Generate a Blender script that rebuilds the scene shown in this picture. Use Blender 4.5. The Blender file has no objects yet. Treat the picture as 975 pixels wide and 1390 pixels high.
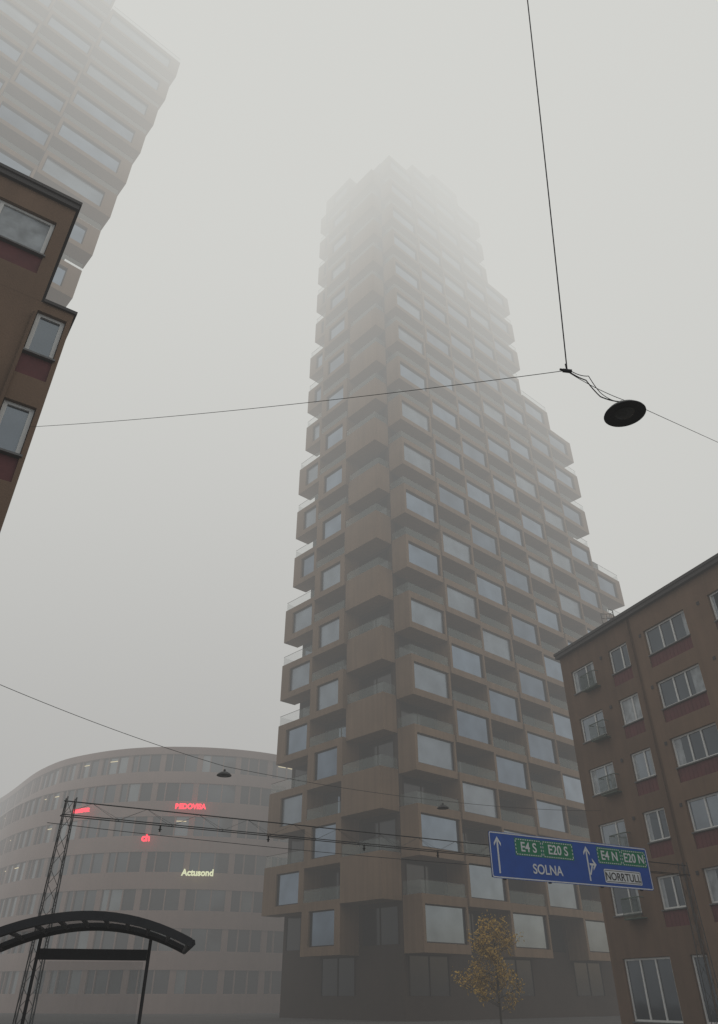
import bpy, math, random
from mathutils import Vector, Matrix
random.seed(7)
scene=bpy.context.scene
V=Vector
# ------------------------------------------------------------------ materials
def new_mat(name):
    m=bpy.data.materials.new(name); m.use_nodes=True
    nt=m.node_tree; b=nt.nodes["Principled BSDF"]
    return m,nt,b
def pmat(name,col,rough=.8,metal=0.,var=.15,scale=1.5,bump=0.,bscale=40.,streak=0.,spec=.5,emis=None,es=0.):
    m,nt,b=new_mat(name); N=nt.nodes; L=nt.links
    b.inputs["Roughness"].default_value=rough; b.inputs["Metallic"].default_value=metal
    b.inputs["Specular IOR Level"].default_value=spec
    geo=N.new("ShaderNodeNewGeometry")
    n=N.new("ShaderNodeTexNoise"); n.inputs["Scale"].default_value=scale; n.inputs["Detail"].default_value=4
    L.new(geo.outputs["Position"],n.inputs["Vector"])
    fac=n.outputs["Fac"]
    if streak>0:
        mp=N.new("ShaderNodeMapping"); mp.inputs["Scale"].default_value=(2.2,2.2,.12)
        L.new(geo.outputs["Position"],mp.inputs["Vector"])
        n2=N.new("ShaderNodeTexNoise"); n2.inputs["Scale"].default_value=1.; n2.inputs["Detail"].default_value=4
        L.new(mp.outputs[0],n2.inputs["Vector"])
        mx=N.new("ShaderNodeMix"); mx.inputs[0].default_value=streak
        L.new(fac,mx.inputs[2]); L.new(n2.outputs["Fac"],mx.inputs[3]); fac=mx.outputs[0]
    r=N.new("ShaderNodeValToRGB")
    r.color_ramp.elements[0].position=.3; r.color_ramp.elements[1].position=.7
    c=V(col)
    r.color_ramp.elements[0].color=(*(c*(1-var)),1); r.color_ramp.elements[1].color=(*(c*(1+var)),1)
    L.new(fac,r.inputs[0]); L.new(r.outputs[0],b.inputs["Base Color"])
    if bump>0:
        nb=N.new("ShaderNodeTexNoise"); nb.inputs["Scale"].default_value=bscale; nb.inputs["Detail"].default_value=3
        L.new(geo.outputs["Position"],nb.inputs["Vector"])
        bp=N.new("ShaderNodeBump"); bp.inputs["Strength"].default_value=bump; bp.inputs["Distance"].default_value=.02
        L.new(nb.outputs["Fac"],bp.inputs["Height"]); L.new(bp.outputs[0],b.inputs["Normal"])
    if emis:
        b.inputs["Emission Color"].default_value=(*emis,1); b.inputs["Emission Strength"].default_value=es
        try: m.cycles.emission_sampling='NONE'
        except Exception as e: print(e)
    return m
def glassmat(name,col,rough=.06,mixf=.5,wav=.02):
    m,nt,b=new_mat(name); N=nt.nodes; L=nt.links
    b.inputs["Base Color"].default_value=(*col,1); b.inputs["Metallic"].default_value=mixf
    b.inputs["Roughness"].default_value=rough
    geo=N.new("ShaderNodeNewGeometry")
    n=N.new("ShaderNodeTexNoise"); n.inputs["Scale"].default_value=.5; n.inputs["Detail"].default_value=2
    L.new(geo.outputs["Position"],n.inputs["Vector"])
    bp=N.new("ShaderNodeBump"); bp.inputs["Strength"].default_value=wav; bp.inputs["Distance"].default_value=.3
    L.new(n.outputs["Fac"],bp.inputs["Height"]); L.new(bp.outputs[0],b.inputs["Normal"])
    r=N.new("ShaderNodeValToRGB"); c=V(col)
    r.color_ramp.elements[0].position=.3; r.color_ramp.elements[1].position=.7
    r.color_ramp.elements[0].color=(*(c*.82),1); r.color_ramp.elements[1].color=(*(c*1.12),1)
    L.new(n.outputs["Fac"],r.inputs[0]); L.new(r.outputs[0],b.inputs["Base Color"])
    return m
def clearglass(name,col,alpha):
    m,nt,b=new_mat(name)
    b.inputs["Base Color"].default_value=(*col,1); b.inputs["Roughness"].default_value=.1
    b.inputs["Alpha"].default_value=alpha
    return m

M_CONC=pmat("tower_ribbed_concrete",(.208,.140,.090),.9,var=.2,scale=.35,streak=.5,bump=.5,bscale=14)
M_CONCD=pmat("tower_recess_wall_shaded",(.05,.035,.026),.9,var=.15,scale=.4)  # core coloured darker than the bays, so recess shade is painted in
M_G1=glassmat("tower_glass_a",(.20,.25,.31),.05,.8)
M_G2=glassmat("tower_glass_b",(.15,.19,.24),.05,.8)
M_G3=glassmat("tower_glass_blind",(.24,.28,.32),.25,.6)
M_GD=glassmat("tower_glass_dark",(.03,.033,.037),.08,.2)
M_FR=pmat("tower_bronze_frame",(.04,.032,.028),.7,var=.1,spec=.2)
M_BAL=clearglass("balustrade_glass",(.42,.50,.47),.22)
M_REND=pmat("brown_render",(.155,.098,.064),.92,var=.2,scale=.6,streak=.45,bump=.4,bscale=25)
M_RENDB=pmat("brown_render_light",(.19,.122,.08),.92,var=.18,scale=.6,streak=.45,bump=.4,bscale=25)
M_RED=pmat("maroon_panel",(.12,.026,.028),.7,var=.15,scale=2)
M_WHITE=pmat("white_window_frame",(.70,.70,.68),.5,var=.05)
M_CURT=pmat("window_curtain",(.36,.39,.41),.35,var=.3,scale=2.5)
M_WG=glassmat("window_glass",(.085,.10,.115),.05,.6)
M_WG2=glassmat("window_glass_pale",(.22,.25,.28),.12,.6)
M_ROOF=pmat("roof_dark_metal",(.035,.03,.03),.6,var=.2)
M_STEEL=pmat("dark_steel",(.03,.03,.032),.5,metal=.3,var=.2,scale=6)
M_GALV=pmat("galvanised_steel",(.13,.13,.13),.5,metal=.5,var=.2,scale=6)
M_RAIL=pmat("balcony_rail_green",(.08,.12,.095),.6,var=.1)
# ------------------------------------------------------------------ mesh builder
class MB:
    def __init__(s): s.v=[];s.f=[];s.m=[];s.mats=[]
    def mi(s,m):
        if m not in s.mats: s.mats.append(m)
        return s.mats.index(m)
    def quad(s,a,b,c,d,m):
        k=len(s.v); s.v+= [tuple(a),tuple(b),tuple(c),tuple(d)]; s.f.append((k,k+1,k+2,k+3)); s.m.append(s.mi(m))
    def box(s,o,a,b,c,m):
        o=V(o);a=V(a);b=V(b);c=V(c)
        if a.cross(b).dot(c)<0: a,b=b,a
        p=[o,o+a,o+a+b,o+b,o+c,o+a+c,o+a+b+c,o+b+c]
        k=len(s.v); s.v+=[tuple(q) for q in p]; i=s.mi(m)
        for f in ((3,2,1,0),(4,5,6,7),(0,1,5,4),(1,2,6,5),(2,3,7,6),(3,0,4,7)):
            s.f.append(tuple(k+t for t in f)); s.m.append(i)
    def tube(s,a,b,r,m,n=6,r2=None):
        a=V(a);b=V(b); r2=r if r2 is None else r2
        d=(b-a).normalized(); u=d.orthogonal().normalized(); w=d.cross(u)
        k=len(s.v); i=s.mi(m)
        for t in range(n):
            an=2*math.pi*t/n; q=u*math.cos(an)+w*math.sin(an)
            s.v.append(tuple(a+q*r)); s.v.append(tuple(b+q*r2))
        for t in range(n):
            t2=(t+1)%n; s.f.append((k+2*t,k+2*t2,k+2*t2+1,k+2*t+1)); s.m.append(i)
        s.f.append(tuple(k+2*t for t in range(n))[::-1]); s.m.append(i)
        s.f.append(tuple(k+2*t+1 for t in range(n))); s.m.append(i)
    def revolve(s,c,prof,m,n=32,ax=V((0,0,1))):
        ax=V(ax).normalized(); u=ax.orthogonal().normalized(); w=ax.cross(u); c=V(c); k=len(s.v); i=s.mi(m)
        for (r,z) in prof:
            for t in range(n):
                an=2*math.pi*t/n; s.v.append(tuple(c+ax*z+(u*math.cos(an)+w*math.sin(an))*max(r,1e-4)))
        for j in range(len(prof)-1):
            for t in range(n):
                t2=(t+1)%n; s.f.append((k+j*n+t,k+j*n+t2,k+(j+1)*n+t2,k+(j+1)*n+t)); s.m.append(i)
    def obj(s,name,parent=None,smooth=False):
        me=bpy.data.meshes.new(name); me.from_pydata(s.v,[],s.f); me.update()
        for m in s.mats: me.materials.append(m)
        me.polygons.foreach_set("material_index",s.m)
        if smooth: me.polygons.foreach_set("use_smooth",[True]*len(me.polygons))
        ob=bpy.data.objects.new(name,me); scene.collection.objects.link(ob)
        if parent: attach(ob,parent)
        return ob
def attach(ob,parent):
    ob.parent=parent; ob.matrix_parent_inverse=Matrix.Translation(parent.location).inverted()
def empty(name,loc):
    e=bpy.data.objects.new(name,None); e.location=loc; scene.collection.objects.link(e); e.empty_display_size=.5
    return e
Z=V((0,0,1))
# ------------------------------------------------------------------ towers
FH=3.375; Z0=1.24
def P3(p,z): return V((p[0],p[1],z))
def window_box(mc,mg,O,ex,en,x0,x1,zc,hb,p,wx0,wx1,wz0,wz1,ins,gm):
    """protruding bay: shell with a real recessed opening"""
    a=O+ex*x0; w=x1-x0; z0=zc-hb/2; z1=zc+hb/2
    A=P3(a,z0); B=P3(a+ex*w,z0); C=P3(a+ex*w,z1); D=P3(a,z1); e=en*p
    mc.quad(A,A+e,D+e,D,M_CONC); mc.quad(B+e,B,C,C+e,M_CONC)
    mc.quad(A,B,B+e,A+e,M_CONC); mc.quad(D+e,C+e,C,D,M_CONC)
    def F(x,z,pp): return P3(a+ex*x+en*pp,0)+Z*z
    if gm is None:
        mc.quad(A+e,B+e,C+e,D+e,M_CONC); return
    X0,X1,W0,W1=wx0,wx1,zc+wz0,zc+wz1
    mc.quad(F(0,z0,p),F(w,z0,p),F(w,W0,p),F(0,W0,p),M_CONC)
    mc.quad(F(0,W1,p),F(w,W1,p),F(w,z1,p),F(0,z1,p),M_CONC)
    mc.quad(F(0,W0,p),F(X0,W0,p),F(X0,W1,p),F(0,W1,p),M_CONC)
    mc.quad(F(X1,W0,p),F(w,W0,p),F(w,W1,p),F(X1,W1,p),M_CONC)
    q=p-ins
    mc.quad(F(X0,W0,p),F(X1,W0,p),F(X1,W0,q),F(X0,W0,q),M_CONC)
    mc.quad(F(X0,W1,q),F(X1,W1,q),F(X1,W1,p),F(X0,W1,p),M_CONC)
    mc.quad(F(X0,W0,p),F(X0,W0,q),F(X0,W1,q),F(X0,W1,p),M_CONC)
    mc.quad(F(X1,W0,q),F(X1,W0,p),F(X1,W1,p),F(X1,W1,q),M_CONC)
    mg.quad(F(X0,W0,q),F(X1,W0,q),F(X1,W1,q),F(X0,W1,q),gm)
    t=.09; d=.05
    for (u0,u1,v0,v1) in ((X0,X1,W0,W0+t),(X0,X1,W1-t,W1),(X0,X0+t,W0+t,W1-t),(X1-t,X1,W0+t,W1-t)):
        mg.box(F(u0,v0,q+.005),ex*(u1-u0),Z*(v1-v0),en*d,M_FR)
def facade(mc,mg,mb,O,ex,en,cw,floors,phase,end_ext,wm,nowin=(),p0=2.0,lastw=None):
    n=len(floors)
    for i in range(n):
        for j in range(floors[i]):
            zc=Z0+FH*(j+.5); x0=i*cw
            wd=cw if (lastw is None or i<n-1) else lastw(j)
            x1=x0+wd
            p=p0+(.14 if i%2 else 0)
            if (i+j+phase)%2==0:
                if j==0: 
                    continue
                ext=0
                nxt=floors[i+1] if i+1<n else 0
                if j>=nxt: ext=end_ext(j) if callable(end_ext) else end_ext
                gm=random.choice([M_G1,M_G1,M_G2,M_G2,M_G3]) 
                hb=4.0
                if i in nowin: gm=None; hb=3.5; p+=.25*random.choice((-1,0,1))
                a0=x0+.03; a1=x1-.03+ext
                m0,m1=wm
                if wd<cw: m0*=.6; m1=m1*.4
                window_box(mc,mg,O,ex,en,a0,a1,zc,hb,p,m0,wd-.06-m1+max(0,ext-1.),-1.35,1.3,.24,gm)
                zt=zc+hb/2
                if j+1<floors[i]:
                    a=O+ex*(a0+.08); w=(a1-a0)-.16
                    q=P3(a+en*(p-.10),zt)
                    mb.quad(q,q+ex*w,q+ex*w+Z*1.0,q+Z*1.0,M_BAL)
                    q2=P3(a,zt); mb.quad(q2,q2+en*(p-.1),q2+en*(p-.1)+Z,q2+Z,M_BAL)
                    q3=q2+ex*w; mb.quad(q3,q3+en*(p-.1),q3+en*(p-.1)+Z,q3+Z,M_BAL)
                    mb.box(q+Z*1.0,ex*w,en*.03,Z*.03,M_FR)
            else:
                mm=.5 if wd>3 else .25
                a=P3(O+ex*(x0+mm)+en*.02,zc-1.35); w=wd-2*mm
                mg.quad(a,a+ex*w,a+ex*w+Z*2.6,a+Z*2.6,M_GD if random.random()<.85 else M_G2)
                for k in (0,.5,1):
                    mg.box(a+ex*(w*k-.04)+en*.004,ex*.08,en*.06,Z*2.6,M_FR)
def tower(name,C,al,cw,fl,cwl,fll,phase,phl,end_ext=1.0,nowinL=(),bands=None):
    C=V((C[0],C[1],0)); al=math.radians(al)
    exR=V((math.cos(al),math.sin(al),0)); nR=V((math.sin(al),-math.cos(al),0))
    exL=-nR; nL=-exR
    root=empty(name,C)
    mc=MB();mg=MB();mb=MB()
    if bands is None: bands=[(0,99,cwl)]
    def lastw(j):
        for j0,j1,w in bands:
            if j0<=j<j1: return w
    # stepped core: the gable sets back as it rises
    for i,f in enumerate(fl):
        for j0,j1,w in bands:
            if j0>=f: continue
            jt=min(j1,f); zb=0 if j0==0 else Z0+FH*j0
            zt=Z0+FH*jt+(.5 if jt==f else 0)
            D=(len(fll)-1)*cwl+w
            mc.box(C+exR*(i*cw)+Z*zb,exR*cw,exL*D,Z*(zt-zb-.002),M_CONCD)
    facade(mc,mg,mb,C,exR,nR,cw,fl,phase,end_ext,(.32,.24),p0=2.2)
    facade(mc,mg,mb,C,exL,nL,cwl,fll,phl,1.0,(.75,1.0),nowin=nowinL,p0=2.0,lastw=lastw)
    top=max(fl)
    k=fl.index(top)
    mc.box(C+exR*(k*cw+.6)+exL*2+Z*(Z0+FH*top+.5),exR*(cw*.8),exL*5,Z*2.4,M_CONC)
    mc.obj("concrete_bays",root); mg.obj("glazing",root); mb.obj("balustrades",root)
    return root
tower("residential_tower",(3.56,68.0),42,5.6,[34,35,36,35,30,24,22,16],5.3,[33,34,33],1,0,nowinL=(0,),
      bands=[(0,6,5.3),(6,11,4.5),(11,17,3.4),(17,24,2.4),(24,99,1.5)])
a=math.radians(42)
E=V((-27,48,0))-V((math.cos(a),math.sin(a),0))*3.4; n2=5
C2=E-V((math.cos(a),math.sin(a),0))*(5.6*n2)
tower("residential_tower",C2,42,5.6,[34,34,33,33,32],5.3,[33,33,33],0,1,nowinL=(0,),end_ext=lambda j:.6+4.4*max(0,(j-12)/20.))

# ------------------------------------------------------------------ apartment blocks
def win(mw,mg,O,ex,en,s,w,zc,h,parts,gm,ins=.14):
    def F(x,z,p): return P3(O+ex*(s+x)+en*p,z)
    z0=zc-h/2
    mg.quad(F(0,z0,.012),F(w,z0,.012),F(w,z0+h,.012),F(0,z0+h,.012),gm)
    t=.085; d=.05
    mw.box(F(0,z0,.014),ex*w,Z*t,en*d,M_WHITE); mw.box(F(0,z0+h-t,.014),ex*w,Z*t,en*d,M_WHITE)
    xs=[0]; 
    for q in parts: xs.append(xs[-1]+q*w)
    for k,x in enumerate(xs):
        xx=min(max(x-t*.6,0),w-t*1.2)
        mw.box(F(xx,z0+t,.0145),ex*(t*1.2),Z*(h-2*t),en*(d-.002),M_WHITE)
    mw.box(F(-.06,z0-.06,.0),ex*(w+.12),Z*.055,en*.22,M_GALV)
def wall_with_reveals(mc,O,ex,en,L,H,holes,mat,thick=.16):
    xs=sorted(set([0,L]+[h[0] for h in holes]+[h[0]+h[1] for h in holes]))
    zs=sorted(set([0,H]+[h[2] for h in holes]+[h[2]+h[3] for h in holes]))
    def F(x,z,p): return P3(O+ex*x+en*p,z)
    def inhole(x,z):
        return any(h[0]<x<h[0]+h[1] and h[2]<z<h[2]+h[3] for h in holes)
    for i in range(len(xs)-1):
        for j in range(len(zs)-1):
            if not inhole((xs[i]+xs[i+1])/2,(zs[j]+zs[j+1])/2):
                mc.quad(F(xs[i],zs[j],thick),F(xs[i+1],zs[j],thick),F(xs[i+1],zs[j+1],thick),F(xs[i],zs[j+1],thick),mat)
    for (s,w,z,h) in holes:
        mc.quad(F(s,z,0),F(s+w,z,0),F(s+w,z,thick),F(s,z,thick),mat)
        mc.quad(F(s,z+h,thick),F(s+w,z+h,thick),F(s+w,z+h,0),F(s,z+h,0),mat)
        mc.quad(F(s,z,0),F(s,z,thick),F(s,z+h,thick),F(s,z+h,0),mat)
        mc.quad(F(s+w,z,thick),F(s+w,z,0),F(s+w,z+h,0),F(s+w,z+h,thick),mat)
    mc.quad(F(0,0,0),F(0,0,thick),F(0,H,thick),F(0,H,0),mat)
    mc.quad(F(L,0,thick),F(L,0,0),F(L,H,0),F(L,H,thick),mat)
    mc.quad(F(0,H,thick),F(L,H,thick),F(L,H,0),F(0,H,0),mat)
def right_block():
    F0=V((13.9,47.3,0)); ex=V((.374,-.927,0)).normalized()
    en=V((ex.y,-ex.x,0)); 
    if en.dot(V((0,0,0))-F0)<0: en=-en
    root=empty("apartment_building",F0)
    mc=MB();mw=MB();mg=MB();H=20.3;L=34.
    mc.box(F0,ex*L,-en*12,Z*H,M_REND)
    types=[]; 
    for base in (0,16.0):
        types+= [("A",base+.94,2.3),("B",base+4.8,1.7),("C",base+8.1,3.3),("B",base+13.2,1.7)]
    holes=[]
    zcs=[18.3,15.2,12.1,9.0,5.9]
    for zc in zcs:
        for t,s,w in types:
            h=1.5
            z0=zc-h/2; 
            if t!="A":
                z0-=.75
                holes.append((s,w,z0,h+.75))
            else: holes.append((s,w,z0,h))
            gm=random.choice([M_WG,M_WG,M_WG,M_WG2,M_CURT])
            parts={"A":[.62,.38],"B":[.62,.38],"C":[.36,.28,.36]}[t]
            win(mw,mg,F0,ex,en,s+.02,w-.04,zc,h-.02,parts,gm)
            if gm is not M_CURT:
                for side in (0,1):
                    if random.random()<.6:
                        cwid=random.uniform(.10,.28)*w
                        a=P3(F0+ex*(s+.06 if side==0 else s+w-.06-cwid)+en*.0135,zc-h/2+.1); mg.quad(a,a+ex*cwid,a+ex*cwid+Z*(h-.2),a+Z*(h-.2),M_CURT)
            if t!="A":
                a=P3(F0+ex*s+en*.01,z0); mc.box(a,ex*w,en*.12,Z*.68,M_RED)
                for k in range(int(w/.28)):
                    mc.box(a+ex*(.12+k*.28)+en*.12,ex*.03,en*.012,Z*.68,M_RED)
            else:
                bx=s+w*.55; bw=w*.5+.2
                for zz in (zc-1.0,zc-.05):
                    a=P3(F0+ex*bx+en*.16,zz); 
                    mw.tube(a,a+en*.38,.025,M_RAIL); mw.tube(a+en*.38,a+en*.38+ex*bw,.025,M_RAIL); mw.tube(a+ex*bw,a+ex*bw+en*.38,.025,M_RAIL)
                for k in range(15):
                    a=P3(F0+ex*(bx+bw*k/14)+en*.54,zc-1.0); mw.tube(a,a+Z*.95,.016,M_RAIL,4)
                a=P3(F0+ex*bx+en*.16,zc-1.03); mw.box(a,ex*bw,en*.38,Z*.03,M_RAIL)
    for s in (1,6,11,17,22,27):
        holes.append((s,3.6,.5,2.7)); win(mw,mg,F0,ex,en,s+.02,3.56,1.85,2.66,[.34,.33,.33],M_WG)
    holesB=[(h[0]-7.2,)+h[1:] for h in holes if h[0]>=7.3]
    holesA=[h for h in holes if h[0]<7.2]
    cl=[]
    for h in holesA:
        if h[0]+h[1]>7.1: h=(h[0],7.1-h[0],h[2],h[3])
        cl.append(h)
    wall_with_reveals(mc,F0,ex,en,7.2,H,cl,M_REND,.16)
    wall_with_reveals(mc,F0+ex*7.2,ex,en,L-7.2,H,holesB,M_RENDB,.19)
    a=P3(F0+ex*7.0+en*.25,0); mw.tube(a,a+Z*20.2,.055,M_REND,8)
    for zc in zcs:
        for s in (4.0,7.7,12.4):
            a=P3(F0+ex*s+en*.195,zc+.5); mw.box(a,ex*.18,en*.02,Z*.18,M_ROOF)
    mc.box(F0-ex*.15+en*.42+Z*H,ex*(L+.6),-en*13.0,Z*.22,M_ROOF)
    mc.box(F0-ex*.20+en*.47+Z*(H+.22),ex*(L+.7),-en*13.1,Z*.16,M_ROOF)
    mc.box(F0+ex*.5-en*1.6+Z*(H+.38),ex*(L-1),-en*9,Z*.5,M_ROOF)
    c=F0+ex*5.2+en*.1+Z*(H+.38)
    for k in range(6):
        an=math.pi*k/5; q=c+ex*(.38*math.cos(an))-en*(.6*math.sin(an))
        mw.tube(q,q+Z*.95,.016,M_GALV,5)
    for zz in (.3,.62,.95):
        for k in range(10):
            a0=math.pi*k/10;a1=math.pi*(k+1)/10
            mw.tube(c+ex*(.38*math.cos(a0))-en*(.6*math.sin(a0))+Z*zz,c+ex*(.38*math.cos(a1))-en*(.6*math.sin(a1))+Z*zz,.016,M_GALV,5)
    mc.box(F0+ex*13-en*4+Z*(H+.8),ex*1.2,-en*.8,Z*1.3,M_REND)
    mc.obj("walls_and_roof",root);mw.obj("window_frames_and_rails",root);mg.obj("window_glass",root)
right_block()
def left_block():
    ex=V((-.83,-.55,0)).normalized()
    en=V((.55,-.83,0)).normalized()
    R=V((-8.4,12.7,0))-en*.16
    root=empty("apartment_building",R)
    mc=MB();mw=MB();mg=MB();H=20.5;zb=16.5;L=16;bw=.86
    R2=R-ex*bw
    mc.box(R2,ex*(L+bw),-en*10,Z*zb,M_REND)
    mc.box(R+Z*(zb-.01),ex*L,-en*9,Z*(H-zb+.01),M_REND)
    hl=[];hu=[]
    for zc in (15.45,12.4,9.3,6.2):
        for (s,w,parts,gm) in ((.12,.74,[1.],M_WG2),(2.3,2.1,[.36,.64],M_CURT),(6.2,2.1,[.36,.64],M_WG2),(9.9,2.1,[.5,.5],M_WG)):
            h=1.45; hl.append((s,w,zc-h/2-.75,h+.75))
            win(mw,mg,R2,ex,en,s+.02,w-.04,zc,h-.02,parts,gm)
            a=P3(R2+ex*s+en*.01,zc-h/2-.75); mc.box(a,ex*w,en*.10,Z*.68,M_RED)
    wall_with_reveals(mc,R2,ex,en,L+bw,zb,hl,M_RENDB,.16)
    for (s,w,parts,gm) in ((.35,2.0,[.72,.28],M_CURT),(4.2,2.1,[.36,.64],M_WG2),(8.2,2.1,[.36,.64],M_WG)):
        zc=18.9;h=1.5; hu.append((s,w,zc-h/2-.75-zb,h+.75))
        win(mw,mg,R,ex,en,s+.02,w-.04,zc,h-.02,parts,gm)
        a=P3(R+ex*s+en*.01,zc-h/2-.75); mc.box(a,ex*w,en*.10,Z*.68,M_RED)
    tmp=MB(); wall_with_reveals(tmp,R,ex,en,L,H-zb,hu,M_RENDB,.16)
    tmp.v=[(x,y,z+zb+.005) for x,y,z in tmp.v]
    mc.box(R-ex*.05+en*.26+Z*(H+.01),ex*(L+.3),-en*10,Z*.2,M_ROOF)
    mc.box(R-ex*.09+en*.30+Z*(H+.21),ex*(L+.4),-en*10.1,Z*.12,M_ROOF)
    mc.box(R2-ex*.06+en*.22+Z*(zb+.001),ex*bw,-en*9.,Z*.1,M_ROOF)
    mw.tube(R+ex*.05+en*.22,R+ex*.05+en*.22+Z*16,.05,M_REND,8)
    mc.obj("walls_and_roof",root);tmp.obj("upper_wall_skin",root);mw.obj("window_frames",root);mg.obj("window_glass",root)
left_block()

# ------------------------------------------------------------------ curved office building
def text_mesh(body,size,mat,O,ex,parent,name,ext=.01,bold=0.,align='LEFT',up=Z):
    cu=bpy.data.curves.new(name,'FONT'); cu.body=body; cu.size=size; cu.extrude=ext; cu.offset=bold; cu.align_x=align
    ob=bpy.data.objects.new(name+"_src",cu); scene.collection.objects.link(ob)
    bpy.context.view_layer.update()
    dg=bpy.context.evaluated_depsgraph_get()
    me=bpy.data.meshes.new_from_object(ob.evaluated_get(dg))
    bpy.data.objects.remove(ob)
    nrm=ex.cross(up)
    mtx=Matrix(((ex.x,up.x,nrm.x,O[0]),(ex.y,up.y,nrm.y,O[1]),(ex.z,up.z,nrm.z,O[2]),(0,0,0,1)))
    me.transform(mtx); me.materials.clear(); me.materials.append(mat)
    o=bpy.data.objects.new(name,me); scene.collection.objects.link(o); attach(o,parent); return o
def curved_office():
    P=[V((-120,190,0)),V((-95,165,0)),V((-64,131,0)),V((-47,108,0)),V((-37,99.5,0)),V((-26,96,0)),V((-14,98,0)),V((-3,106,0)),V((14,122,0)),V((34,142,0)),V((50,158,0))]
    pts=[]
    for i in range(1,len(P)-2):
        n=max(4,int((P[i+1]-P[i]).length/1.6))
        for k in range(n):
            t=k/n;a,b,c,d=P[i-1],P[i],P[i+1],P[i+2]
            pts.append(.5*((2*b)+(c-a)*t+(2*a-5*b+4*c-d)*t*t+(3*b-a-3*c+d)*t**3))
    pts.append(P[-2])
    nr=[]
    for i in range(len(pts)):
        a=pts[max(i-1,0)];b=pts[min(i+1,len(pts)-1)]; d=(b-a).normalized(); nr.append(V((d.y,-d.x,0)))
    root=empty("curved_office_building",V((-26,96,0)))
    ms=pmat("office_pink_stone",(.30,.215,.185),.85,var=.12,scale=.3,streak=.3)
    md=glassmat("office_ribbon_glass",(.10,.115,.125),.08,.5)
    mp=glassmat("office_ribbon_glass_pale",(.26,.29,.30),.15,.5)
    ml=pmat("office_lit_room",(.5,.45,.33),.6,emis=(1,.85,.5),es=.6)
    mc=MB();mg=MB()
    fl=3.9;nf=7
    def ring(z0,z1,off,m,mbx,seg=None):
        for i in range(len(pts)-1):
            a=pts[i]+nr[i]*off;b=pts[i+1]+nr[i+1]*off
            mbx.quad(P3(a,z0),P3(b,z0),P3(b,z1),P3(a,z1),m)
    def ledge(z,o0,o1,m,up):
        for i in range(len(pts)-1):
            a=pts[i];b=pts[i+1];na=nr[i];nb=nr[i+1]
            mc.quad(P3(a+na*o0,z),P3(b+nb*o0,z),P3(b+nb*o1,z),P3(a+na*o1,z),m)
    for f in range(nf):
        zb=f*fl; off=0 if f<nf-1 else -1.6
        ring(zb,zb+1.75,off,ms,mc); ledge(zb,off-.35,off,ms,0); ledge(zb+1.75,off-.35,off,ms,1)
        for i in range(len(pts)-1):
            a=pts[i]+nr[i]*(off-.3);b=pts[i+1]+nr[i+1]*(off-.3)
            r=random.random(); m=md if r<.72 else mp
            mg.quad(P3(a,zb+1.75),P3(b,zb+1.75),P3(b,zb+fl),P3(a,zb+fl),m)
            d=(b-a).normalized()
            if r>.92 and f>2:
                mg.box(P3(a+d*.2+nr[i]*.02,zb+fl-.55),d*1.2,nr[i]*.02,Z*.1,ml)
            wdt=.14 if i%3 else .7
            mc.box(P3(a,zb+1.75),d*wdt,nr[i]*.22,Z*(fl-1.75),ms)
    zt=nf*fl
    ring(zt,zt+.9,-1.5,ms,mc); ledge(zt,-1.9,-1.5,ms,0); ledge(zt-fl+.0,-1.7,-.01,ms,0)
    ledge(zt+.9,-14,-1.5,M_ROOF,1)
    ring(0,zt+.9,-14,ms,mc)
    mc.box(V((-38,112,zt+.9)),V((16,-3,0)),V((2,8,0)),Z*1.6,ms)
    mc.obj("stone_bands",root);mg.obj("ribbon_windows",root)
    red=pmat("red_neon",(.6,.02,.04),.5,emis=(1,.03,.06),es=2.0)
    crm=pmat("cream_neon",(.7,.7,.5),.5,emis=(.85,.9,.55),es=.7)
    grn=pmat("green_neon",(.1,.6,.3),.5,emis=(.3,1,.5),es=.5)
    def near(x):
        return min(range(len(pts)),key=lambda i:abs(pts[i].x-x))
    for (x,z,t,s,m,nm) in ((-22.0,20.2,"REDOVISA",.8,red,"neon_sign_long"),(-35.5,20.2,"KONTOR",.6,red,"neon_sign_short"),(-26.0,16.6,"ch",1.1,red,"neon_logo"),(-20.9,13.0,"Actusond",.95,crm,"cream_sign"),(-52,17.2,"Bygg",.8,grn,"green_sign")):
        k=near(x); d=(pts[k+1]-pts[k-1]).normalized()
        text_mesh(t,s,m,P3(pts[k]+nr[k]*.9,z),d,root,nm,ext=.08,bold=.03)
curved_office()

# ------------------------------------------------------------------ ground, roads
M_ASPH=pmat("asphalt",(.05,.05,.052),.75,var=.25,scale=.8,bump=.5,bscale=60)
M_GRND=pmat("ground_paving",(.075,.072,.07),.85,var=.2,scale=.4,bump=.3,bscale=30)
M_PAVE=pmat("pavement_slabs",(.17,.165,.16),.85,var=.15,scale=1.2,bump=.3,bscale=30)
M_KERB=pmat("kerb_granite",(.27,.26,.25),.8,var=.15,scale=6)
M_LINE=pmat("road_paint",(.72,.72,.70),.6,var=.12,scale=8)
g=MB(); g.quad((-2500,-2500,0),(2500,-2500,0),(2500,2500,0),(-2500,2500,0),M_GRND); g.obj("ground")
rd=V((-.42,.907,0)).normalized(); rn=V((rd.y,-rd.x,0)); O=V((2.2,0,0))
def strip(name,u0,u1,z,m,y0=-60,y1=70,h=0):
    b=MB(); a=O+rn*u0+rd*y0
    if h: b.box(P3(a,z),rn*(u1-u0),rd*(y1-y0),Z*h,m)
    else:
        a=P3(a,z); b.quad(a,a+rn*(u1-u0),a+rn*(u1-u0)+rd*(y1-y0),a+rd*(y1-y0),m)
    return b
strip("r",-5.2,11.5,.004,M_ASPH).obj("road")
b=MB()
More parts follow.
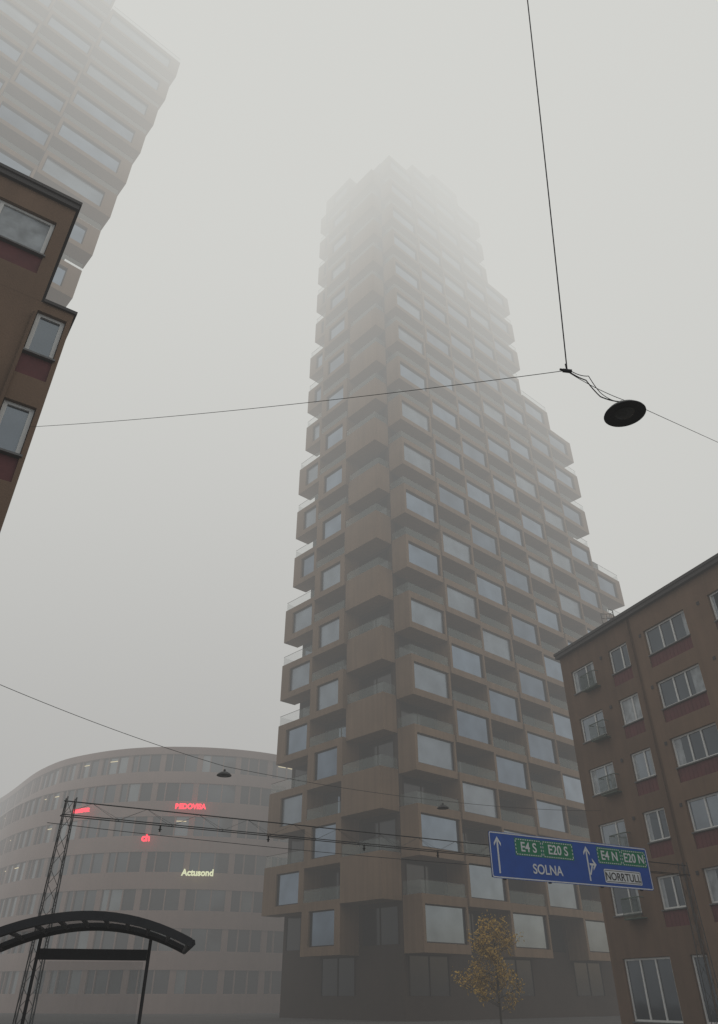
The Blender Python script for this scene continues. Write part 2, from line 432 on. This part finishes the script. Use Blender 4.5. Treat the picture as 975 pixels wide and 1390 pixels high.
for u in (0.,3.3,6.6):
    y=-55
    while y<68:
        a=P3(O+rn*u+rd*y,.008); b.quad(a,a+rn*.15,a+rn*.15+rd*3,a+rd*3,M_LINE); y+=9
b.obj("road_markings")
pv=empty("pavement",O-rn*8); strip("",-11,-5.35,.0,M_PAVE,h=.12).obj("slabs",pv); strip("",-5.349,-5.2,.0,M_KERB,h=.125).obj("kerb",pv)
pv=empty("pavement",O+rn*13); strip("",11.65,17.0,.0,M_PAVE,y1=50,h=.12).obj("slabs",pv); strip("",11.5,11.649,.0,M_KERB,y1=50,h=.125).obj("kerb",pv)

# ------------------------------------------------------------------ gantry and sign
sd=V((.87,.49,0)).normalized(); sn=V((sd.y,-sd.x,0))
S0=V((3.79,23.2,0)); 
B0=V((-6.6,17.4,0))-sn*.30; LB=20.6; B1=B0+sd*LB
root=empty("sign_gantry",B0); b=MB()
zb=4.92; hw=.11
def chord(off,z,r=.011): b.tube(P3(B0+sn*off,z),P3(B1+sn*off,z),r,M_STEEL,6)
chord(hw,zb);chord(-hw,zb);chord(0,zb+.30,.013)
n=16
for k in range(n):
    s0=LB*k/n; s1=LB*(k+1)/n; c0=B0+sd*s0;c1=B0+sd*s1;cm=B0+sd*(s0+s1)/2
    for sg in (1,-1):
        b.tube(P3(c0+sn*hw*sg,zb),P3(cm,zb+.30),.0035,M_GALV,4); b.tube(P3(cm,zb+.30),P3(c1+sn*hw*sg,zb),.0035,M_GALV,4)
    b.tube(P3(c0+sn*hw,zb),P3(c0-sn*hw,zb),.005,M_STEEL,4)
def lattice_mast(b,c,h,w0=.17,w1=.10):
    cs=[(-1,-1),(1,-1),(1,1),(-1,1)]
    def cp(k,z): 
        w=w0+(w1-w0)*z/h; return P3(c+sd*cs[k][0]*w+sn*cs[k][1]*w,z)
    for k in range(4): b.tube(cp(k,0),cp(k,h),.014,M_GALV,5)
    nn=int(h/.34)
    for j in range(nn):
        z0=h*j/nn;z1=h*(j+1)/nn
        for k in range(4):
            k2=(k+1)%4
            if j%2: b.tube(cp(k,z0),cp(k2,z1),.006,M_GALV,4)
            else: b.tube(cp(k2,z0),cp(k,z1),.006,M_GALV,4)
    b.box(P3(c-sd*.3-sn*.3,0),sd*.6,sn*.6,Z*.15,M_GALV)
lattice_mast(b,B0+sd*.15,5.3); lattice_mast(b,B1-sd*.15,5.3)
for s in (2.3,5.1,7.9,10.3):
    c=B0+sd*s; b.tube(P3(c,zb-.01),P3(c,zb-.16),.022,M_STEEL,6)
    b.revolve(P3(c,zb-.12),[(.0,.03),(.05,.015),(.0,-.01)],M_STEEL,10)
b.obj("lattice_beam_and_masts",root)

W=6.5;HS=1.22; zc=4.93
M_BLUE=pmat("sign_blue",(.006,.085,.42),.45,var=.08,scale=3)
M_GREEN=pmat("sign_green",(.0,.21,.095),.45,var=.06,scale=3)
M_SW=pmat("sign_white",(.78,.79,.8),.5,var=.04,scale=5)
M_BLK=pmat("sign_black",(.015,.015,.015),.5,var=.05)
root=empty("road_sign",P3(S0,zc)); b=MB()
def SP(x,z,o=0.): return P3(S0+sd*x+sn*o,zc-HS/2+z)
def rrect(b,x0,z0,x1,z1,r,o,m,th=None):
    def loop(x0,z0,x1,z1,r):
        L=[]
        for (cx,cz,a0) in ((x1-r,z1-r,0),(x0+r,z1-r,90),(x0+r,z0+r,180),(x1-r,z0+r,270)):
            for k in range(6):
                an=math.radians(a0+k*18); L.append((cx+r*math.cos(an),cz+r*math.sin(an)))
        return L
    A=loop(x0,z0,x1,z1,r); i=b.mi(m)
    if th is None:
        k=len(b.v); b.v+=[tuple(SP(x,z,o)) for x,z in A]; b.f.append(tuple(range(k,k+len(A)))); b.m.append(i)
    else:
        B=loop(x0+th,z0+th,x1-th,z1-th,max(r-th,.005)); k=len(b.v); n=len(A)
        b.v+=[tuple(SP(x,z,o)) for x,z in A+B]
        for t in range(n):
            t2=(t+1)%n; b.f.append((k+t,k+t2,k+n+t2,k+n+t)); b.m.append(i)
b.box(SP(0.02,0.02,-.05),sd*(W-.04),sn*.045,Z*(HS-.04),M_GALV)
rrect(b,0,0,W,HS,.08,.0,M_BLUE); rrect(b,.015,.015,W-.015,HS-.015,.07,.003,M_SW,.03)
def arrow(x,z0,z1,w=.055,hd=.13):
    b.quad(SP(x-w/2,z0,.004),SP(x+w/2,z0,.004),SP(x+w/2,z1-hd*.8,.004),SP(x-w/2,z1-hd*.8,.004),M_SW)
    for sg in (-1,1):
        q=[SP(x,z1,.005),SP(x+sg*hd,z1-hd*1.35,.005),SP(x+sg*hd,z1-hd*1.35-.085,.005),SP(x,z1-.09,.005)]
        if sg>0: q=q[::-1]
        b.quad(*q,M_SW)
arrow(.3,.13,1.09)
arrow(3.80,.13,1.09)
b.quad(SP(3.81,.30,.0045),SP(3.87,.30,.0045),SP(4.0,.58,.0045),SP(3.94,.58,.0045),M_SW)
b.quad(SP(3.86,.56,.0055),SP(4.08,.56,.0055),SP(4.08,.62,.0055),SP(3.86,.62,.0055),M_SW)
b.quad(SP(3.99,.76,.006),SP(3.99,.68,.006),SP(4.07,.59,.006),SP(4.15,.59,.006),M_SW)
b.quad(SP(3.99,.42,.0065),SP(4.15,.59,.0065),SP(4.07,.59,.0065),SP(3.99,.50,.0065),M_SW)
panels=[(.95,1.995,"E4 S"),(2.005,3.25,"E20 S"),(4.25,5.295,"E4 N"),(5.305,6.40,"E20 N")]
for (x0,x1,t) in panels:
    z0,z1=.64,1.11
    rrect(b,x0,z0,x1,z1,.03,.004,M_GREEN)
    def dash(xa,za,xb,zb_,):
        L=math.hypot(xb-xa,zb_-za); n=max(2,int(L/.085)); 
        for k in range(n):
            p=(k+.2)/n;q=(k+.75)/n
            ax,az=xa+(xb-xa)*p,za+(zb_-za)*p; bx,bz=xa+(xb-xa)*q,za+(zb_-za)*q
            if abs(xb-xa)>abs(zb_-za): b.quad(SP(ax,az-.013,.006),SP(bx,bz-.013,.006),SP(bx,bz+.013,.006),SP(ax,az+.013,.006),M_SW)
            else: b.quad(SP(ax-.013,az,.006),SP(ax+.013,az,.006),SP(bx+.013,bz,.006),SP(bx-.013,bz,.006),M_SW)
    i=.035
    dash(x0+i,z0+i,x1-i,z0+i);dash(x0+i,z1-i,x1-i,z1-i);dash(x0+i,z0+i,x0+i,z1-i);dash(x1-i,z0+i,x1-i,z1-i)
rrect(b,4.42,.12,6.02,.5,.05,.004,M_SW); rrect(b,4.45,.15,5.99,.47,.04,.006,M_BLK,.015)
for x in (.5,2.2,4.3,6.0):
    b.box(SP(x,-.02,-.14),sd*.06,sn*.085,Z*(HS+.04),M_STEEL)
    b.tube(SP(x+.03,.61,-.14),SP(x+.03,.61,-.32),.02,M_STEEL)
b.obj("sign_plate",root)
for (x0,x1,t) in panels:
    c=(x0+x1)/2
    text_mesh(t,.36,M_SW,SP(c,.76,.008),sd,root,"text_"+t.replace(" ","_").lower(),ext=.002,bold=.006,align='CENTER')
text_mesh("SOLNA",.36,M_SW,SP(2.12,.20,.008),sd,root,"text_destination_a",ext=.002,bold=.006,align='CENTER')
text_mesh("NORRTULL",.30,M_BLK,SP(5.22,.205,.008),sd,root,"text_destination_b",ext=.002,bold=.003,align='CENTER')

# ------------------------------------------------------------------ wires and lamps
def wire(name,pts,r=.012,sag=0.,n=24,parent=None):
    cu=bpy.data.curves.new(name,'CURVE'); cu.dimensions='3D'; cu.bevel_depth=r; cu.bevel_resolution=1
    full=[]
    for i in range(len(pts)-1):
        a=V(pts[i]);b_=V(pts[i+1])
        for k in range(n+(1 if i==len(pts)-2 else 0)):
            t=k/n; q=a.lerp(b_,t); q.z-=sag*4*t*(1-t); full.append(q)
    sp=cu.splines.new('POLY'); sp.points.add(len(full)-1)
    for p,q in zip(sp.points,full): p.co=(*q,1)
    cu.materials.append(M_STEEL)
    o=bpy.data.objects.new(name,cu); scene.collection.objects.link(o)
    if parent: attach(o,parent)
    return o
J=V((2.894,7.24,8.66))
M_BOWL=pmat("lamp_bowl",(.08,.08,.075),.25,var=.1)
def lamp(loc,r,ax):
    root=empty("street_lamp",loc); b=MB(); c=V(loc)
    ax=V(ax).normalized()
    b.revolve(c,[(r*.15,.30*r*2),(r*.18,.26*r*2),(r*.45,.22*r*2),(r*.8,.12*r*2),(r*.97,.03*r*2),(r,0),(r*.985,-.02*r),(r*.9,.02*r),(r*.5,.05*r),(0,.05*r)],M_STEEL,40,ax)
    b.revolve(c,[(0,.80*r),(r*.1,.80*r),(r*.16,.72*r),(r*.16,.56*r)],M_STEEL,20,ax)
    b.obj("shade",root,True)
    b=MB(); b.revolve(c,[(0,-.12*r),(r*.25,-.10*r),(r*.42,-.03*r),(r*.48,.045*r)],M_BOWL,24,ax); b.obj("lens_bowl",root,True)
    return root
Lp=V((3.70,7.60,8.17))
lr=lamp(Lp,.285,(-.02,-.02,1))
top=Lp+V((-.01,.0,.23))
wire("hanger_wire",[J,J+V((.25,.05,-.14)),top+V((-.28,-.03,.07)),top],.009,0.02,8,lr)
wire("feed_cable",[J+V((.02,0,.02)),J+V((.3,.05,-.06)),top+V((-.25,-.03,.12)),top],.006,0.04,8,lr)
b=MB()
b.tube(J+V((-.06,0,.0)),J+V((.06,0,-.02)),.028,M_STEEL,8); b.tube(J+V((-.1,0,.02)),J+V((.0,0,.0)),.016,M_STEEL,8); b.tube(J+V((.0,0,.12)),J+V((.0,0,-.0)),.014,M_STEEL,8)
b.obj("wire_clamp",lr)
wire("overhead_wire",[J,(-7.35,12.35,11.9)],.005,.12,30)
wire("overhead_wire",[J,(2.6,4.72,14.0),(2.25,2.0,19.4)],.009,.05,20)
wire("overhead_wire",[J+V((0,.01,-.01)),top+V((.12,.02,.02)),(22.1,26.9,19.8)],.005,.05,30)
L1=V((-5.4,30.3,8.75)); L2=V((4.2,38.8,9.2))
l1=lamp(L1,.3,(0,0,1)); l2=lamp(L2,.3,(0,0,1))
wire("overhead_wire",[(-26,14.5,14.2),(-12,23.6,10.05),L1+V((0,0,.35)),L2+V((0,0,.35)),(14.2,45.6,10.4)],.010,.12,24)
wire("overhead_wire",[(-7.0,17.6,4.75),(4.0,24.1,4.72)],.007,.06,24)

# ------------------------------------------------------------------ bus shelter
def shelter():
    ex=V((.97,.24,0)).normalized(); ey=V((-ex.y,ex.x,0))
    D=2.3; c=V((-4.1,12.9,0))+ey*D/2
    root=empty("bus_shelter",c); b=MB(); gl=MB()
    mg=clearglass("shelter_roof_panel",(.05,.055,.06),.9)
    ms=clearglass("shelter_skylight",(.40,.42,.43),.5)
    mw=clearglass("shelter_wall_glass",(.25,.28,.28),.25)
    Wd=3.1; ze=2.26; rise=.34; N=18
    def A(t,y,dz=0):
        x=(t-.5)*Wd; return P3(c+ex*x+ey*y,ze+rise*(1-(2*t-1)**2)+dz)
    for k in range(N):
        t0=k/N;t1=(k+1)/N
        for (y0,y1,m) in ((-D/2,-D/2+.45,mg),(-D/2+.45,D/2-.45,ms),(D/2-.45,D/2,mg)):
            gl.quad(A(t0,y0,.03),A(t1,y0,.03),A(t1,y1,.03),A(t0,y1,.03),m)
        for y in (-D/2,-D/2+.45,D/2-.45,D/2):
            hh=.06 if abs(y)>D/2-.1 else .03
            b.quad(A(t0,y-.04,-hh),A(t1,y-.04,-hh),A(t1,y-.04,hh),A(t0,y-.04,hh),M_STEEL)
            b.quad(A(t0,y+.04,-hh),A(t1,y+.04,-hh),A(t1,y+.04,hh),A(t0,y+.04,hh),M_STEEL)
            b.quad(A(t0,y-.04,-hh),A(t1,y-.04,-hh),A(t1,y+.04,-hh),A(t0,y+.04,-hh),M_STEEL)
            b.quad(A(t0,y-.04,hh),A(t1,y-.04,hh),A(t1,y+.04,hh),A(t0,y+.04,hh),M_STEEL)
    for k in range(0,N+1,2):
        t=k/N; b.tube(A(t,-D/2),A(t,D/2),.035 if 0<k<N else .06,M_STEEL,6)
    for t in (.2,.8):
        for y in (D/2-.1,):
            q=A(t,y); b.tube(V((q.x,q.y,.0)),q,.03,M_STEEL,8)
    b.box(P3(c-ex*.9+ey*(D/2-.14),2.10),ex*1.8,ey*.08,Z*.16,M_STEEL)
    q=P3(c-ex*.86+ey*(D/2-.1),.2); gl.quad(q,q+ex*1.72,q+ex*1.72+Z*1.88,q+Z*1.88,mw)
    b.box(P3(c-ex*.8+ey*.45,.45),ex*1.6,ey*.4,Z*.05,M_GALV)
    for s in (-.7,.65): b.box(P3(c+ex*s+ey*.6,0),ex*.06,ey*.2,Z*.45,M_STEEL)
    b.obj("frame",root); gl.obj("glass_panels",root)
shelter()
# ------------------------------------------------------------------ trees
BARK=pmat("bark",(.06,.05,.04),.9,var=.3,scale=8)
def tree(loc,h,r,leafcol,nleaf,seed):
    rnd=random.Random(seed); root=empty("autumn_tree",loc); b=MB(); lf=MB(); c=V(loc); bark=BARK
    m1=pmat("leaf_a",leafcol,.7,var=.3,scale=3); m2=pmat("leaf_b",tuple(x*.6 for x in leafcol),.7,var=.3,scale=3)
    b.tube(c,c+Z*h*.45,.08,bark,8,.06); b.tube(c+Z*h*.45,c+Z*h*.95,.06,bark,6,.015)
    tips=[]
    for k in range(34):
        z=h*rnd.uniform(.10,.92); an=rnd.uniform(0,6.28); l=r*(1.15-z/h*.7)*rnd.uniform(.6,1.1)
        a=c+Z*z; e=a+V((math.cos(an)*l,math.sin(an)*l,l*rnd.uniform(.3,.8)))
        b.tube(a,e,.025,bark,5,.008)
        for q in range(4):
            s=a.lerp(e,rnd.uniform(.4,.95)); e2=s+V((rnd.uniform(-1,1),rnd.uniform(-1,1),rnd.uniform(0,.9)))*l*.4
            b.tube(s,e2,.012,bark,4,.004); tips.append((s,e2))
    for k in range(nleaf):
        s,e=rnd.choice(tips); p=s.lerp(e,rnd.uniform(.2,1.15))+V([rnd.gauss(0,.2) for _ in range(3)])
        u=V([rnd.gauss(0,1) for _ in range(3)]).normalized(); w=u.orthogonal().normalized(); sz=rnd.uniform(.05,.12)
        lf.quad(p-u*sz,p-w*sz*.6,p+u*sz,p+w*sz*.6,m1 if rnd.random()<.6 else m2)
    b.obj("trunk_and_limbs",root); lf.obj("foliage",root)
tree((9.0,57,0),5.8,2.1,(.46,.28,.04),3600,3)
# ------------------------------------------------------------------ fog
fm=bpy.data.materials.new("low_cloud_fog_emissive"); fm.use_nodes=True; nt=fm.node_tree; N=nt.nodes; L=nt.links
for n_ in list(N): N.remove(n_)
out=N.new("ShaderNodeOutputMaterial"); add=N.new("ShaderNodeAddShader"); ab=N.new("ShaderNodeVolumeAbsorption"); em=N.new("ShaderNodeEmission")
ab.inputs["Color"].default_value=(0,0,0,1)
geo=N.new("ShaderNodeNewGeometry"); sp=N.new("ShaderNodeSeparateXYZ"); L.new(geo.outputs["Position"],sp.inputs[0])
def M(op,a,b_=None,clamp=False):
    m=N.new("ShaderNodeMath"); m.operation=op; m.use_clamp=clamp
    for i,x in enumerate((a,b_)):
        if x is None: continue
        if isinstance(x,(int,float)): m.inputs[i].default_value=x
        else: L.new(x,m.inputs[i])
    return m.outputs[0]
x_,y_,z=sp.outputs
far=M('MULTIPLY',M('DIVIDE',M('SUBTRACT',y_,72.),40.,True),M('DIVIDE',M('SUBTRACT',6.,x_),20.,True))
dens=M('MULTIPLY',M('EXPONENT',M('DIVIDE',z,29.5)),.0016)
dens=M('MULTIPLY',dens,M('ADD',M('MULTIPLY',far,5.),1.))
L.new(dens,ab.inputs["Density"])
t=M('DIVIDE',z,125.,True)
cr=N.new("ShaderNodeValToRGB"); L.new(t,cr.inputs[0]); R_=cr.color_ramp
st=[(0,(.40,.395,.385)),(.25,(.462,.46,.448)),(.5,(.605,.607,.585)),(.8,(.75,.755,.72)),(1,(.80,.805,.765))]
R_.elements[0].position=0; R_.elements[0].color=(*st[0][1],1); R_.elements[1].position=1; R_.elements[1].color=(*st[-1][1],1)
for p,c in st[1:-1]:
    e=R_.elements.new(p); e.color=(*c,1)
L.new(cr.outputs[0],em.inputs["Color"]); L.new(dens,em.inputs["Strength"])  # fog emits its own light in place of scattered skylight, brighter with height
L.new(ab.outputs[0],add.inputs[0]); L.new(em.outputs[0],add.inputs[1]); L.new(add.outputs[0],out.inputs["Volume"])
try: fm.cycles.volume_step_rate=.3
except Exception as e: print(e)
b=MB(); b.box((-220,-90,-1),(440,0,0),(0,460,0),(0,0,150),fm); b.obj("fog")
# ------------------------------------------------------------------ world, sun, camera
w=bpy.data.worlds.new("World"); scene.world=w; w.use_nodes=True; nt=w.node_tree
try: w.cycles.sampling_method='NONE'
except Exception as e: print(e)
bg=nt.nodes["Background"]; sky=nt.nodes.new("ShaderNodeTexSky"); sky.sky_type='NISHITA'; sky.sun_disc=False
sky.sun_elevation=math.radians(35); sky.sun_rotation=math.radians(60); sky.air_density=1; sky.dust_density=5
nt.links.new(sky.outputs[0],bg.inputs[0]); bg.inputs[1].default_value=.1
sl=bpy.data.lights.new("sun",'SUN'); sl.energy=1.0; sl.angle=math.radians(20); sl.color=(1,.97,.92)
so=bpy.data.objects.new("sun",sl); scene.collection.objects.link(so); so.rotation_euler=(math.radians(55),0,math.radians(120))
cam=bpy.data.cameras.new("camera"); co=bpy.data.objects.new("camera",cam); scene.collection.objects.link(co)
co.location=(0,0,1.6); co.rotation_euler=(math.radians(90+35.7),0,0)
cam.sensor_fit='VERTICAL'; cam.sensor_height=36; cam.lens=976/1390*36; cam.shift_y=-45/1390; cam.clip_end=5000; cam.clip_start=.05
scene.camera=co
scene.view_settings.view_transform='Standard'; scene.view_settings.look='None'; scene.view_settings.exposure=0
